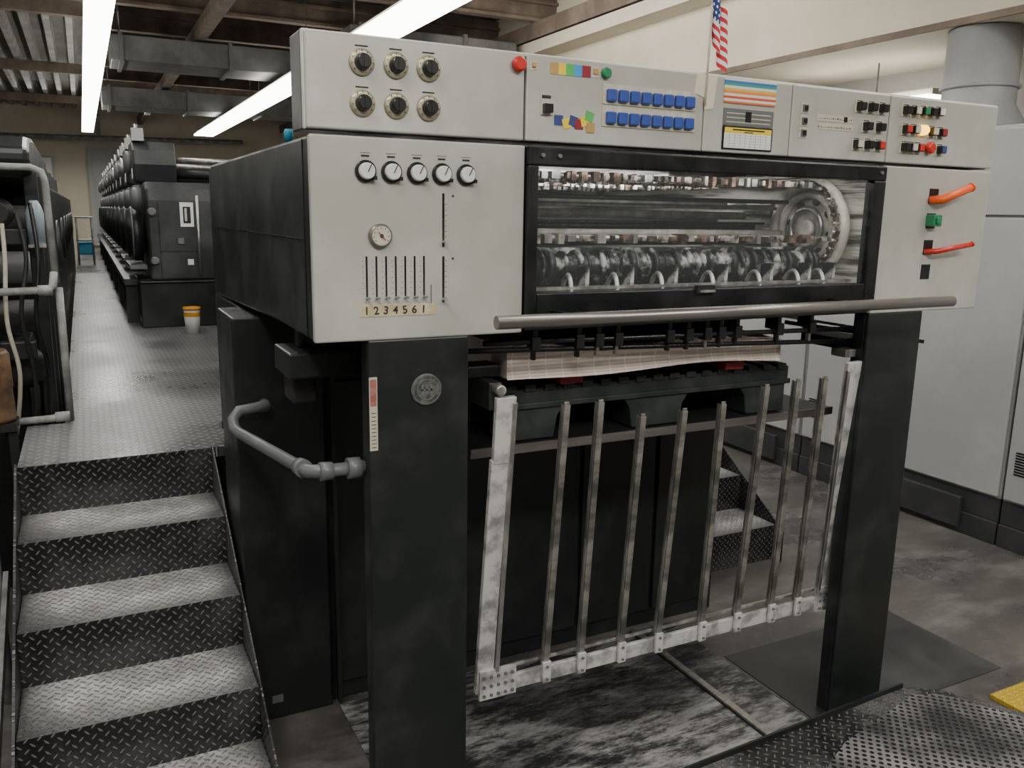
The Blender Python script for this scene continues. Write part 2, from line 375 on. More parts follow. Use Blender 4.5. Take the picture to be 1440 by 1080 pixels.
def light_row(x0,x1,y0,y1,z,label,top=3.9):
    r=root('fluorescent_light',((x0+x1)/2,(y0+y1)/2,z),label,'ceiling light')
    B().box(x0+.04,x1-.04,y0,y1,z+.03,z+.07,CREAMP).done('light_housing',r)
    B().box(x0,x1,y0,y1,z,z+.028,TUBE).done('light_tube',r)
    y=y0+.5
    while y<y1: B().cyl(((x0+x1)/2,y,z+.07),((x0+x1)/2,y,top),.006,DUCTM,6).done('hanger_rod',r); y+=3.3
light_row(.12,.31,2.0,18.0,3.0,'long bright fluorescent strip light above the aisle',3.82)
light_row(2.02,2.36,2.0,17.5,3.0,'wide bright fluorescent strip light above the press')
light_row(5.1,5.28,4.0,5.2,2.45,'short bright fluorescent light near the partition wall',2.75)
light_row(-3,-2.8,-1,16,3.2,'long bright fluorescent strip light above the other press',3.7)
light_row(3.75,3.95,-1,2.2,3.3,'bright fluorescent strip light in front of the soffit')
def area(loc,sx,sy,e,rot=(0,0,0)):
    l=bpy.data.lights.new('ceiling_and_fill_light','AREA'); l.shape='RECTANGLE'; l.size=sx; l.size_y=sy; l.energy=e; l.color=(1,.96,.9)
    o=bpy.data.objects.new('ceiling_and_fill_light',l); COL.objects.link(o); o.location=loc; o.rotation_euler=rot
area((1.0,-1.6,3.6),3.2,.5,130,(math.radians(25),0,0))
area((3.4,.2,3.5),.4,2.5,55,(0,math.radians(-30),0))  # added light, tilted to brighten the cream soffit
area((-.6,.4,3.5),.4,3,65)
area((.6,18.5,3.5),3,1,90,(math.radians(-20),0,0))  # added light to brighten the far end wall, not a fixture
area((3.2,6.0,3.35),.3,4,45,(0,math.radians(-60),0))  # added sideways light to brighten the soffit, not a fixture
w=bpy.data.worlds.new('world'); SC.world=w; w.use_nodes=True; w.node_tree.nodes['Background'].inputs[0].default_value=(.8,.85,.9,1); w.node_tree.nodes['Background'].inputs[1].default_value=.4
r=root('water_pipe',(1,20.5,3.0),'thin grey pipe crossing the hall at the far end','pipe')
B().cyl((-1.6,20.5,3.04),(3.4,20.5,3.14),.05,PIPEL).done('pipe_run',r)
B().cyl((.45,20.5,3.06),(.45,20.5,3.9),.04,PIPEL).done('pipe_drop',r)
struct(B().box(.2,1.4,20.9,21,0.81,2.9,GREYW).box(.3,1.3,20.88,20.9,.9,2.8,CABM),'door_1')
struct(B().box(-.9,-.45,20.85,21,1.9,2.7,CABM).box(-.86,-.49,20.83,20.85,1.95,2.65,WHITE),'window_1')

# ---------------------------------------------------------------- raised walkway and stairs
b=B().prism([(-.25,3.072),(.430,3.072),(.430,3.45),(2.2,3.45),(2.2,19.5),(-.12,19.5),(-.12,3.66),(-.25,3.66)],'z',.775,.81,WALKM)
r=root('raised_walkway',(.1,5,0),'grey diamond plate raised walkway beside the press','walkway')
b.done('walkway_plate',r)
for y in (3.6,6,9,12,15,18):
    for x in (-.08,2.1): B().box(x-.03,x+.03,y-.03,y+.03,0,.775,DARKD).done('support_post',r)
def stairs(x0,x1,ytop,ztop,rise,run,nst,label,loc):
    r=root('metal_staircase',loc,label,'stairs')
    for k in range(0,nst+1):
        y=ytop-run*k; z=ztop-rise*k
        if k>0: B().box(x0,x1,y,y+run,z-.02,z,TREAD).done('stair_tread',r,bevel=.002)
        B().box(x0,x1,y-.001,y+.001 if k==0 else y+.006,max(z-rise,0),z-.001,RISER).done('stair_riser',r)
    yb=ytop-run*nst-.05
    for xa,xb in ((x0-.008,x0-.001),(x1+.001,x1+.006)):
        B().prism([(ytop,ztop+.012),(yb,max(ztop-rise*nst-.02,.03)),(yb,0),(yb+.25,0),(ytop,ztop-.35)],'x',xa,xb,SIDED).done('stair_stringer',r)
    return r
stairs(-.25,.352,3.07,.81,.165,.27,4,'black diamond plate stairs dusted with white powder',(.05,2.2,0))
stairs(2.45,2.93,3.7,.70,.175,.27,3,'small black diamond plate steps beside the press',(2.7,3.1,0))
r=root('stair_handrail',(-.31,2.6,0),'grey pipe handrail on the open side of the stairs','handrail')
B().tube([(-.34,3.05,0),(-.34,3.05,.9)],.018,PIPEL).done('rail_post',r)
B().tube([(-.36,2.2,0),(-.36,2.2,.5)],.018,PIPEL).done('rail_post',r)
B().beam((-.33,3.05,.88),(-.345,2.2,.46),.02,.05,PIPEL).done('rail_bar',r)
B().beam((-.31,3.05,.45),(-.325,2.1,.0),.015,.05,PIPEL).done('rail_bar',r)

# ---------------------------------------------------------------- press delivery
PR=root('printing_press_delivery',(1.5,1.9,0),'grey and dark green printing press delivery with control panels','printing press')
Y0=1.8
def panel(x0,x1,z0,z1,name,label=None):
    return B().box(x0,x1,Y0,Y0+.02,z0,z1,PANEL).done(name,PR,bevel=.004,label=label)
zt0,zt1=1.817,2.008
P1=panel(.428,.932,zt0,zt1,'console_panel','pale grey panel with six black rotary knobs')
P2=panel(.937,1.453,zt0,zt1,'console_panel','pale grey panel with two rows of blue buttons')
P3=panel(1.456,1.754,zt0,zt1,'console_panel','pale grey panel with colour chart and table')
P4=panel(1.757,2.138,zt0,zt1,'console_panel','pale grey panel with small black switches')
P5=panel(2.142,2.632,zt0,zt1,'console_panel','pale grey panel with lamps and push buttons')
B().box(.424,2.636,1.821,1.915,1.815,2.012,DARK).box(.424,2.636,1.806,1.822,2.003,2.012,PANELEDGE).box(.424,.43,1.806,1.822,1.815,2.01,PANELEDGE).done('console_case',PR,bevel=.004)
PL=panel(.432,.937,1.366,1.806,'front_panel','pale grey panel with dials, gauge and sliders')
PRR=panel(2.142,2.636,1.366,1.808,'front_panel','pale grey panel with orange and red levers')
hb=[(1.822,1.366),(1.822,1.806),(3.33,1.806),(3.40,1.79),(3.40,1.33),(2.2,1.366)]
B().prism(hb,'x',.436,.93,DARK).done('side_housing',PR,bevel=.008)
B().prism(hb,'x',2.145,2.63,DARK).done('side_housing',PR,bevel=.008)
B().box(.93,2.145,1.83,3.4,1.795,1.806,DARK).done('housing_roof',PR)
B().box(.93,2.145,3.36,3.4,1.37,1.80,BACKI).done('inner_back_panel',PR)
B().box(.93,2.145,1.90,3.36,1.36,1.372,DARKD).done('inner_tray',PR)
B().box(2.125,2.144,1.83,3.36,1.38,1.79,BACKI).done('inner_side_plate',PR)
B().box(.931,.945,1.83,3.36,1.38,1.79,DARKD).done('inner_side_plate',PR)
B().box(.434,.437,1.9,3.3,1.585,1.587,BLACK).box(.434,.437,1.878,1.881,1.37,1.80,BLACK).done('cover_seam',PR)
FR=B()
FR.box(.940,2.138,1.785,1.82,1.762,1.804,BLACK).box(.940,.968,1.785,1.82,1.40,1.762,BLACK).box(2.09,2.138,1.785,1.82,1.40,1.762,BLACK).box(.968,2.09,1.785,1.82,1.40,1.462,BLACK)
FRO=FR.done('window_frame',PR,bevel=.004,label='black window frame')
B().box(.968,2.09,1.80,1.804,1.462,1.762,GLASS).done('window_glass',FRO)
for x in (.975,1.02,2.11): B().cyl((x,1.786,1.785),(x,1.778,1.785),.005,GRYP,10).done('frame_bolt',FRO)
B().box(1.45,1.51,1.778,1.79,1.447,1.470,RUB).box(1.455,1.505,1.77,1.78,1.452,1.458,STEEL).done('window_latch',FRO)
B().box(.945,2.13,1.80,1.84,1.37,1.40,BLACK).done('lower_skirt',PR,bevel=.003)
HB=B().tube([(.80,1.66,1.413),(2.295,1.64,1.416)],.0155,RAILM,16).done('handle_bar',PR,label='round brown-grey steel bar')
for x in (1.02,1.95): B().box(x-.012,x+.012,1.66,1.81,1.40,1.42,BLACK).done('bar_bracket',HB)
for z in (1.955,1.873):
    for x in (.547,.622,.696):
        b=B().lathe((x,Y0,z),(0,-1,0),[(0,.0275),(.004,.0275),(.007,.025),(.007,.019)],KRING,28)
        b.lathe((x,Y0-.006,z),(0,-1,0),[(0,.017),(.004,.0175),(.016,.0155),(.02,.013)],KN,20)
        b.box(x-.002,x+.002,Y0-.028,Y0-.024,z-.012,z+.014,KN)
        for k in range(9):
            a=math.radians(-130+k*32); b.cb((x+.0225*math.sin(a),Y0-.0075,z+.0225*math.cos(a)),(.0022,.001,.0022),INK)
        b.box(x-.014,x+.014,Y0-.0006,Y0,z+.031,z+.034,INK)
        b.done('rotary_knob',P1)
for x in (.551,.609,.668,.727,.786):
    b=B().lathe((x,Y0,1.734),(0,-1,0),[(0,.023),(.004,.024),(.008,.022)],KN,28)
    b.lathe((x,Y0-.007,1.734),(0,-1,0),[(0,.018),(.01,.0175),(.013,.015)],KNW,24)
    b.beam((x,Y0-.021,1.732),(x+.008,Y0-.021,1.748),.002,.0012,INK,(0,1,0))
    b.cb((x+.017,Y0-.012,1.720),(.008,.012,.008),KN)
    b.box(x-.009,x+.009,Y0-.0006,Y0,1.764,1.768,INK).box(x-.012,x+.012,Y0-.0006,Y0,1.772,1.773,INK)
    b.done('dial_knob',PL)
b=B().lathe((.581,Y0,1.598),(0,-1,0),[(0,.026),(.01,.026),(.013,.023)],RAILM,28).lathe((.581,Y0-.0125,1.598),(0,-1,0),[(0,.021),(.001,.021)],CREAMP,24)
b.beam((.574,Y0-.0145,1.606),(.59,Y0-.0145,1.588),.002,.001,RED,(0,1,0)).cyl((.581,Y0-.013,1.598),(.581,Y0-.017,1.598),.004,INK,10)
for k in range(9):
    a=math.radians(-130+k*32); b.cb((.581+.017*math.sin(a),Y0-.0140,1.598+.017*math.cos(a)),(.002,.001,.002),INK)
b.done('pressure_gauge',PL)
for z0,z1,kz in ((1.573,1.692,1.585),(1.447,1.552,1.455)):
    b=B().box(.7285,.7335,Y0-.001,Y0+.001,z0,z1,BLACK).cb((.731,Y0-.01,kz),(.007,.02,.005),STEEL)
    for k in range(8): b.box(.736,.739,Y0-.0006,Y0,z0+.01+k*.012,z0+.0115+k*.012,INK)
    b.box(.752,.757,Y0-.0006,Y0,z1-.008,z1-.003,INK)
    b.done('slider_control',PL)
for i in range(7):
    x=.550+i*.0223
    b=B().box(x-.002,x+.002,Y0-.001,Y0+.001,1.458,1.553,BLACK).cb((x,Y0-.01,1.462),(.006,.018,.004),STEEL)
    for k in range(7): b.box(x-.010,x-.007,Y0-.0006,Y0,1.47+k*.012,1.471+k*.012,INK)
    b.done('slider_control',PL)
B().box(.700,.7015,Y0-.001,Y0,1.44,1.488,INK).done('scale_mark',PL)
TP=B().box(.532,.712,Y0-.0015,Y0,1.420,1.445,TAPE2).done('tape_strip',PL,label='yellowed masking tape with handwritten numbers')
for i,ch in enumerate('1234561'):
    text('handwritten_number',ch,(.548+i*.0223,Y0-.0022,1.4325),.025,INK,TP,rot=.12*math.sin(i*2))
B().lathe((.913,Y0,1.983),(0,-1,0),[(0,.011),(.006,.011),(.006,.017),(.014,.0165),(.019,.012)],RED,24).done('stop_button',P1,label='red mushroom push button')
B().box(.943,.966,Y0-.001,Y0,1.975,1.996,CREAMP).box(.950,.959,Y0-.006,Y0,1.981,1.990,TAN).done('sticker',P2)
for x0,x1,m in ((.998,1.020,TAN),(1.020,1.04,YEL),(1.04,1.062,LG),(1.062,1.084,CYAN),(1.084,1.108,MAR)):
    B().box(x0,x1,Y0-.0012,Y0,1.970,1.996,m).done('colour_sticker',P2)
B().box(1.110,1.135,Y0-.001,Y0,1.972,1.998,CREAMP).box(1.115,1.129,Y0-.004,Y0,1.979,1.991,TAN).done('sticker',P2)
B().lathe((1.150,Y0,1.984),(0,-1,0),[(0,.0125),(.01,.0125),(.013,.010)],GREEN,20).done('push_button',P2,label='round green button')
for zc,x0 in ((1.934,1.166),(1.882,1.166)):
    B().box(1.143,1.425,Y0-.003,Y0,zc-.020,zc+.026,CREAMP).done('button_strip',P2)
    for i in range(8):
        x=x0+i*.0338
        B().box(x-.0135,x+.0135,Y0-.014,Y0-.003,zc-.014,zc+.014,BLUE).done('push_button',P2,bevel=.003)
B().box(.974,1.006,Y0-.003,Y0,1.878,1.910,CREAMP).box(.979,1.001,Y0-.016,Y0,1.882,1.902,KN).box(.978,1.002,Y0-.001,Y0,1.915,1.922,INK).done('toggle_switch',P2,bevel=.002)
for i,(m,dx,dz) in enumerate(((NAVY,1.024,1.868),(YEL,1.046,1.862),(NAVY,1.064,1.868),(MAR,1.080,1.862),(YEL,1.096,1.870),(LG,1.108,1.881),(TAN,1.112,1.856))):
    a=.3*math.sin(i*2.1); ca,sa=math.cos(a),math.sin(a); s=.0115
    B().prism([(dx+ca*px*s-sa*pz*s,dz+sa*px*s+ca*pz*s) for px,pz in ((-1,-1),(1,-1),(1,1),(-1,1))],'y',Y0-.0015-i*.0002,Y0,m).done('colour_sticker',P2)
pts=[(1.425,2.006),(1.492,2.006),(1.488,1.975),(1.482,1.925),(1.455,1.92),(1.45,1.95),(1.418,1.96)]
B().prism(pts,'y',Y0-.002,Y0+0.0,TAPE).done('tape_patch',P2,label='torn masking tape')
B().box(1.516,1.693,Y0-.003,Y0,1.943,2.004,CHART).done('colour_chart',P3,label='striped printed colour chart')
b=B().box(1.518,1.690,Y0-.002,Y0,1.888,1.930,GRYP)
for k in range(3): b.box(1.528,1.68,Y0-.0026,Y0,1.895+k*.011,1.8975+k*.011,CREAMP)
b.box(1.592,1.612,Y0-.003,Y0,1.897,1.924,KN); b.done('instruction_plate',P3)
b=B().box(1.518,1.690,Y0-.003,Y0,1.826,1.886,KN).box(1.523,1.685,Y0-.004,Y0,1.83,1.882,WHITE).box(1.523,1.685,Y0-.0045,Y0,1.868,1.882,YEL)
for k in range(5): b.box(1.526,1.682,Y0-.0046,Y0,1.8345+k*.007,1.8352+k*.007,GRYL)
for k in range(8): b.box(1.54+k*.018,1.5407+k*.018,Y0-.0046,Y0,1.832,1.867,GRYL)
b.box(1.55,1.66,Y0-.005,Y0,1.875,1.8785,INK).box(1.59,1.62,Y0-.005,Y0,1.870,1.8725,INK); b.done('data_table',P3,label='white table card with yellow header')
for z in (1.948,1.914,1.882):
    B().box(1.788,1.818,Y0-.002,Y0,z-.013,z+.013,CREAMP).box(1.794,1.812,Y0-.006,Y0,z-.009,z+.009,GRYP).box(1.797,1.809,Y0-.008,Y0,z-.006,z+.006,KN).done('key_switch',P4)
b=B().box(1.85,1.99,Y0-.0012,Y0,1.918,1.936,TAPW).box(1.86,1.995,Y0-.0012,Y0,1.896,1.912,TAPW)
for zz in (1.927,1.904):
    x=1.858
    while x<1.985:
        wd=random.uniform(.003,.009); b.box(x,x+wd,Y0-.0016,Y0,zz-.003,zz-.0015+random.random()*.004,GRYP); x+=wd+.004
b.box(1.955,1.967,Y0-.003,Y0,1.92,1.934,KN)
b.done('label_tape',P4,label='yellowed label tape with faded handwriting')
def sw(x,z,cap,par,w=.0115):
    B().box(x-.017,x+.017,Y0-.002,Y0,z-.018,z+.018,CREAMP).box(x-w,x+w,Y0-.018,Y0,z-w,z+w,KN).box(x-w*.85,x+w*.85,Y0-.022,Y0-.018,z-w*.85,z+w*.85,cap).box(x-.012,x+.012,Y0-.0026,Y0,z+.014,z+.0170,INK).done('push_button',par,bevel=.0015)
for x in (2.011,2.057,2.1025): sw(x,1.967,KN,P4)
for x in (2.044,2.097): sw(x,1.914,KN,P4)
for x,c in ((2.011,CREAMP),(2.057,KN),(2.101,RED)): sw(x,1.863,c,P4)
for x,z,c in ((2.203,1.969,KN),(2.24,1.969,CREAMP),(2.278,1.970,GREEN),(2.312,1.970,KN),(2.345,1.972,KNW),(2.209,1.915,RED),(2.245,1.915,CREAMP),(2.325,1.914,CREAMP),(2.365,1.913,MAR),(2.211,1.864,KN),(2.24,1.864,CREAMP),(2.270,1.864,RED),(2.37,1.863,NAVY)):
    sw(x,z,c,P5)
B().box(2.264,2.302,Y0-.002,Y0,1.898,1.934,CREAMP).lathe((2.283,Y0-.002,1.916),(0,-1,0),[(0,.015),(.014,.0145),(.02,.010)],LAMPON,20).done('indicator_lamp',P5,label='glowing amber indicator lamp')
B().lathe((2.317,Y0,1.866),(0,-1,0),[(0,.010),(.008,.010),(.008,.018),(.016,.0175),(.022,.012)],RED,24).done('stop_button',P5)
for z in (1.724,1.649,1.567,1.491):
    B().box(2.350,2.391,Y0-.0012,Y0,z-.023,z+.023,BLACK).done('lever_slot',PRR)
def lever(z,dx,dz,m,r):
    p0=(2.355,Y0,z-.006); p1=(2.372,Y0-.03,z-.004); p2=(2.372+dx,Y0-.05,z+dz)
    B().tube([p0,p1,p2],r,m,12).cyl(p2,(p2[0]+.006,p2[1],p2[2]+.002),r*1.1,m,12).done('lever_handle',PRR)
lever(1.718,.100,.034,ORA,.0125)
lever(1.560,.135,.018,RED,.008)
B().box(2.346,2.385,Y0-.03,Y0,1.632,1.668,GREEN).box(2.355,2.372,Y0-.036,Y0-.03,1.64,1.66,GREEN).done('lever_knob',PRR,bevel=.005)
# interior mechanism
wy,wz,wr=2.025,1.618,.142
b=B().torus((2.085,wy,wz),(1,0,0),wr,.020,WHEELM,40,8).torus((2.078,wy,wz),(1,0,0),wr*.76,.012,WHEELM,36,8).torus((2.075,wy,wz),(1,0,0),wr*.45,.009,STEEL,30,6).lathe((2.065,wy,wz),(1,0,0),[(0,.025),(.02,.03)],WHEELM,20)
b.lathe((2.098,wy,wz),(1,0,0),[(0,wr*.97),(.006,wr*.97)],WHEELM,36)
for k in range(8):
    a=math.radians(45*k+12); b.lathe((2.088,wy+wr*.6*math.cos(a),wz+wr*.6*math.sin(a)),(1,0,0),[(0,.012),(.011,.012)],RUB,12)
b.done('chain_wheel',PR)
def loop(s):
    L=1.2; A=math.pi*wr
    if s<L: return (wy+L-s,wz+wr)
    if s<L+A:
        a=math.pi/2+(s-L)/wr; return (wy+wr*math.cos(a),wz+wr*math.sin(a))
    return (wy+(s-L-A),wz-wr)
tot=2.4+math.pi*wr
b=B(); s=0;k=0
while s<tot-.02:
    y1,z1=loop(s); y2,z2=loop(s+.020)
    b.beam((2.050+(k%2)*.006,y1,z1),(2.050+(k%2)*.006,y2,z2),.018,.007,RUST if k%3 else GRIP,(1,0,0))
    b.cyl((2.038,y1,z1),(2.068,y1,z1),.006,GRIP,8)
    s+=.026;k+=1
b.done('conveyor_chain',PR)
b=B()
for z in (1.70,1.667,1.60): b.box(2.085,2.10,2.20,3.3,z-.006,z+.006,STEEL)
b.box(2.07,2.10,1.95,3.3,1.778,1.786,WHEELM); b.done('chain_guide',PR)
random.seed(3)
for s in (.12,.45,.78,1.08,1.25,1.45):
    y,z=loop(s); b=B().cyl((.96,y,z),(2.03,y,z),.008,STEEL,10)
    x=1.0
    while x<2.0:
        wd=random.uniform(.009,.026); h=random.uniform(.006,.015)
        b.box(x,x+wd,y-.02-random.random()*.01,y+.012,z-h,z+h*.8,random.choice((GRIP,GRIP,STEEL,RUST))); x+=wd+random.uniform(.006,.022)
    b.done('gripper_bar',PR)
for y,z,r_,m in ((2.15,1.680,.006,STEEL),(2.3,1.655,.013,WHEELM),(2.2,1.63,.005,BLACK),(2.12,1.600,.011,WHEELM),(2.45,1.64,.016,BACKI),(2.05,1.585,.005,STEEL),(2.3,1.572,.016,BLACK),(2.6,1.60,.02,STEEL),(2.1,1.70,.007,BLACK),(2.25,1.617,.010,BLACK),(2.4,1.70,.012,WHEELM)):
    B().cyl((.95,y,z),(2.06,y,z),r_,m,14).done('cross_rod',PR)
b=B().cyl((.96,1.96,1.515),(2.04,1.96,1.515),.032,DRUMM,20)
x=.985
while x<2.02:
    rr=random.uniform(.036,.049); wd=random.uniform(.008,.022)
    b.lathe((x,1.96,1.515),(1,0,0),[(0,rr-.008),(.003,rr),(wd-.003,rr),(wd,rr-.008)],DRUMM,22); x+=wd+random.uniform(.006,.03)
b.done('sheet_wheel_shaft',PR,label='shaft of thin powder-mottled wheels')
B().box(.95,2.06,2.02,2.08,1.455,1.56,DRUMM).done('suction_box',PR)
for x in (1.10,1.24,1.385,1.56,1.73,1.88,1.98):
    B().tube([(x,1.845,1.43),(x,1.848,1.475),(x+.008,1.875,1.497),(x+.02,1.91,1.487),(x+.024,1.93,1.465)],.006,ALU,8,4).done('guide_hook',PR)
    B().box(x+.05,x+.062,1.86,1.90,1.46,1.52,DRUMM).done('guide_plate',PR)
B().box(.95,2.09,1.84,1.86,1.462,1.470,STEEL).done('guide_rail',PR)
B().cyl((1.0,2.7,1.775),(2.02,2.7,1.775),.012,INFILL,12).done('inner_fill_tube',PR)  # both glowing tubes are added to brighten the inside of the housing
B().cyl((1.0,1.86,1.782),(2.05,1.86,1.782),.007,INFILL,12).done('inner_fill_tube',PR)
# lower body
B().box(.370,.64,2.57,2.86,0,1.335,DARK).done('lower_body',PR,bevel=.006)
B().box(.436,.64,2.86,3.40,0,1.335,DARK).done('lower_body',PR,bevel=.006)
B().box(.64,2.29,2.60,3.4,0,1.15,DARK).done('lower_body',PR,bevel=.006)
for x0,x1 in ((.665,1.06),(1.08,1.60),(1.62,1.95),(1.97,2.27)):
    B().box(x0,x1,2.583,2.60,.07,1.12,DARK if x0!=1.62 else DARKD).done('body_cover',PR,bevel=.004)
B().box(.44,.475,2.566,2.571,.06,.085,GRYP).done('maker_plate',PR)
B().box(.655,.668,2.55,2.57,.02,1.3,DARKD).done('guide_strip',PR)
C1=B().box(.551,.797,1.802,1.815,0,1.366,COLM).box(.551,.565,1.815,1.86,0,1.366,COLM).box(.783,.797,1.815,1.86,0,1.366,COLM).done('column',PR,bevel=.004)
C2=B().box(2.142,2.385,1.802,1.815,0,1.366,COLM).box(2.142,2.156,1.815,1.86,0,1.366,COLM).box(2.371,2.385,1.815,1.86,0,1.366,COLM).done('column',PR,bevel=.004)
b=B().lathe((.689,1.802,1.244),(0,-1,0),[(0,.038),(.003,.038),(.004,.036)],BADGE,32).torus((.689,1.7975,1.244),(0,1,0),.034,.0010,GRYP,30,6)
b.torus((.689,1.7975,1.244),(0,1,0),.024,.001,GRYP,30,6)
for dx in (-.011,0,.011): b.box(.689+dx-.0022,.689+dx+.0022,1.7968,1.799,1.232,1.256,GRYP)
b.box(.676,.702,1.7968,1.799,1.242,1.246,GRYP); b.done('round_badge',C1,label='faded round maker badge')
b=B().box(.551,.570,1.8005,1.802,1.11,1.282,TAPW).box(.553,.568,1.800,1.802,1.215,1.277,FADED)
for k in range(10): b.box(.555,.566,1.7998,1.801,1.117+k*.009,1.1185+k*.009,INK)
b.done('warning_sticker',C1,label='faded white and red warning sticker')
B().box(.42,.66,2.02,2.20,1.245,1.31,DARKD).box(.44,.50,2.08,2.19,1.17,1.245,RUB).box(.46,.48,2.1,2.14,1.31,1.366,DARK).box(.60,.62,2.1,2.14,1.31,1.366,DARK).done('motor_bracket',PR,bevel=.006)
b=B().tube([(.552,1.85,1.06),(.47,1.85,1.06),(.44,1.855,1.06),(.425,1.87,1.058),(.42,1.90,1.055),(.358,2.43,1.02),(.350,2.47,1.025),(.352,2.50,1.045),(.372,2.515,1.065),(.42,2.52,1.07),(.45,2.53,1.07),(.455,2.58,1.07)],.0155,PVC,14)
b.lathe((.54,1.85,1.06),(-1,0,0),[(0,.025),(.03,.025)],PVC,14).lathe((.475,1.85,1.06),(-1,0,0),[(0,.021),(.03,.022)],PVC,14).lathe((.42,1.895,1.057),(-.1,1,-.06),[(0,.022),(.035,.021)],PVC,14)
b.done('pipe_handrail',PR,label='grey plastic pipe rail with elbow')
SB=B().cyl((.86,1.855,1.335),(2.42,1.855,1.31),.007,BLACK,12).cyl((.80,1.86,1.318),(2.45,1.86,1.265),.007,BLACK,12).box(.95,2.35,1.90,1.93,1.354,1.366,BLACK).done('sheet_stop_bar',PR)
for x in (1.00,1.13,1.19,1.25,1.42,1.485,1.55,1.60,1.66,1.82,1.95):
    B().box(x-.007,x+.007,1.845,1.90,1.325,1.365,BLACK).box(x-.012,x+.012,1.838,1.872,1.310,1.345,BLACK).box(x-.005,x+.005,1.85,1.865,1.285,1.31,STEEL if int(x*100)%2 else RUB).done('stop_finger',SB,bevel=.002)
for i in range(10):
    y=2.0+i*.05
    B().beam((1.05,y,1.343),(2.2,y+.02,1.350),.006,.006,STEEL).done('guide_wire',PR)
B().box(.84,.93,1.90,1.98,1.24,1.27,DARKD).box(.865,.90,1.83,1.95,1.17,1.24,DARKD).cyl((.885,1.80,1.225),(.885,1.9,1.225),.014,STEEL,12).done('hinge_bracket',PR,bevel=.003)
B().box(2.17,2.30,1.90,2.1,1.235,1.27,DARKD).box(2.10,2.16,1.84,1.9,1.225,1.25,STEEL).done('hinge_bracket',PR,bevel=.003)
B().beam((1.95,1.95,1.33),(2.50,1.88,1.25),.02,.012,BLACK).beam((2.0,2.1,1.34),(2.45,1.95,1.27),.03,.008,STEEL).done('swing_arm',PR)
B().box(.86,2.16,1.93,2.53,1.025,1.043,DARKD).box(.86,2.16,1.925,1.93,1.02,1.045,RAILM).done('pile_lift_board',PR)
for x in (.90,2.12): B().box(x-.02,x+.02,2.50,2.56,1.0,1.36,DARK).done('lift_chain_guide',PR)
B().box(.87,2.2,2.54,2.57,1.2,1.36,DARKD).done('rear_guide_plate',PR)

# ---------------------------------------------------------------- pallet, paper, wedges
zb=1.046
r=root('plastic_pallet',(1.45,2.2,zb),'dark grey-green plastic pallet on the lift board','pallet')
b=B().box(.955,1.975,1.95,2.50,1.138,1.190,PAL)
x=.965
while x<1.96: b.box(x,x+.035,1.944,2.50,1.182,1.200,PAL); x+=.06
b.box(.95,1.98,1.942,1.95,1.135,1.15,PAL)
b.done('pallet_deck',r,bevel=.002)
for y0,y1 in ((1.95,2.05),(2.18,2.27),(2.4,2.5)):
    for x0,x1,a,c in ((.97,1.12,0,.035),(1.38,1.55,.035,.035),(1.81,1.965,.035,0)):
        B().prism([(x0,zb),(x1,zb),(x1+c*.3,zb+.06),(x1+c,1.14),(x0-a,1.14),(x0-a*.3,zb+.06)],'y',y0,y1,PAL).done('pallet_foot',r,bevel=.004)
def top(u,v):
    return 1.304+.014*math.sin(u*9.5+.8)*(1-v*.5)+.006*math.sin(u*19)+v*.012-u*.004
def pf(u,v): return (.94+u*.93,1.885+v*.5,top(u,v))
def bot(u): return 1.228+.006*math.sin(u*8+2.2)+.006*math.sin(u*3.1)
b=B().grid(pf,60,12,PAPER)
b.grid(lambda u,v:(.94+u*.93,1.880+.014*math.sin(v*3.1),top(u,0)*(1-v)+bot(u)*v),60,6,PAPER)
b.grid(lambda u,v:(.94,1.885+u*.5,top(0,u)*(1-v)+1.235*v),8,3,PAPER).grid(lambda u,v:(1.87,1.885+u*.5,top(1,u)*(1-v)+1.235*v),8,3,PAPER)
b.grid(lambda u,v:(.94+u*.93,1.885+v*.5,bot(u)),60,2,PAPER)
b.done('printed_sheets',None,'wavy pile of pink-striped printed sheets on the pallet','paper')
for x in (1.12,1.69):
    B().prism([(x,1.201),(x+.07,1.201),(x+.07,1.224),(x,1.220)],'y',1.92,1.99,DRED).done('wedge_block',None,'red plastic wedge under the printed sheets','wedge','red wedges on the pallet')

# ---------------------------------------------------------------- gate
G=root('guard_gate',(1.52,1.86,.345),'worn steel slatted guard gate hung between the dark columns','gate')
def gy(z): return 1.90-(z-.345)*.093
def gb(x,z,dy=0): return (x,gy(z)+dy,z)
b=B().beam(gb(.888,.36),gb(.898,1.04),.016,.05,ALU,(1,0,0)).beam(gb(.905,1.03,-.002),gb(.905,1.205,-.002),.016,.055,ALU,(1,0,0)).beam(gb(.922,.40,-.010),gb(.928,1.19,-.010),.010,.012,STEEL,(1,0,0))
b.done('gate_post',G,bevel=.002)
b=B().beam(gb(2.160,.38),gb(2.116,1.215),.016,.062,ALU,(1,0,0)).beam(gb(2.128,.4,-.010),gb(2.086,1.19,-.010),.010,.012,STEEL,(1,0,0)); b.done('gate_post',G,bevel=.002)
b=B().beam((.872,1.895,.372),(2.205,1.895,.372),.014,.045,ALU,(0,0,1)).beam((.93,1.91,.412),(2.15,1.91,.412),.010,.010,STEEL); b.done('bottom_rail',G,bevel=.002)
for x0,x1 in ((.87,.98),(2.12,2.21)):
    b=B().box(x0,x1,1.878,1.888,.345,.43,ALU)
    for i in range(5):
        for j in range(3): b.cyl((x0+.012+i*(x1-x0-.024)/4,1.878,.358+j*.027),(x0+.012+i*(x1-x0-.024)/4,1.873,.358+j*.027),.0045,GRYP,8)
    b.done('corner_plate',G)
tops=[(1.078,1.171),(1.182,1.168),(1.322,1.116),(1.463,1.119),(1.600,1.126),(1.757,1.165),(1.879,1.173),(1.991,1.172)]
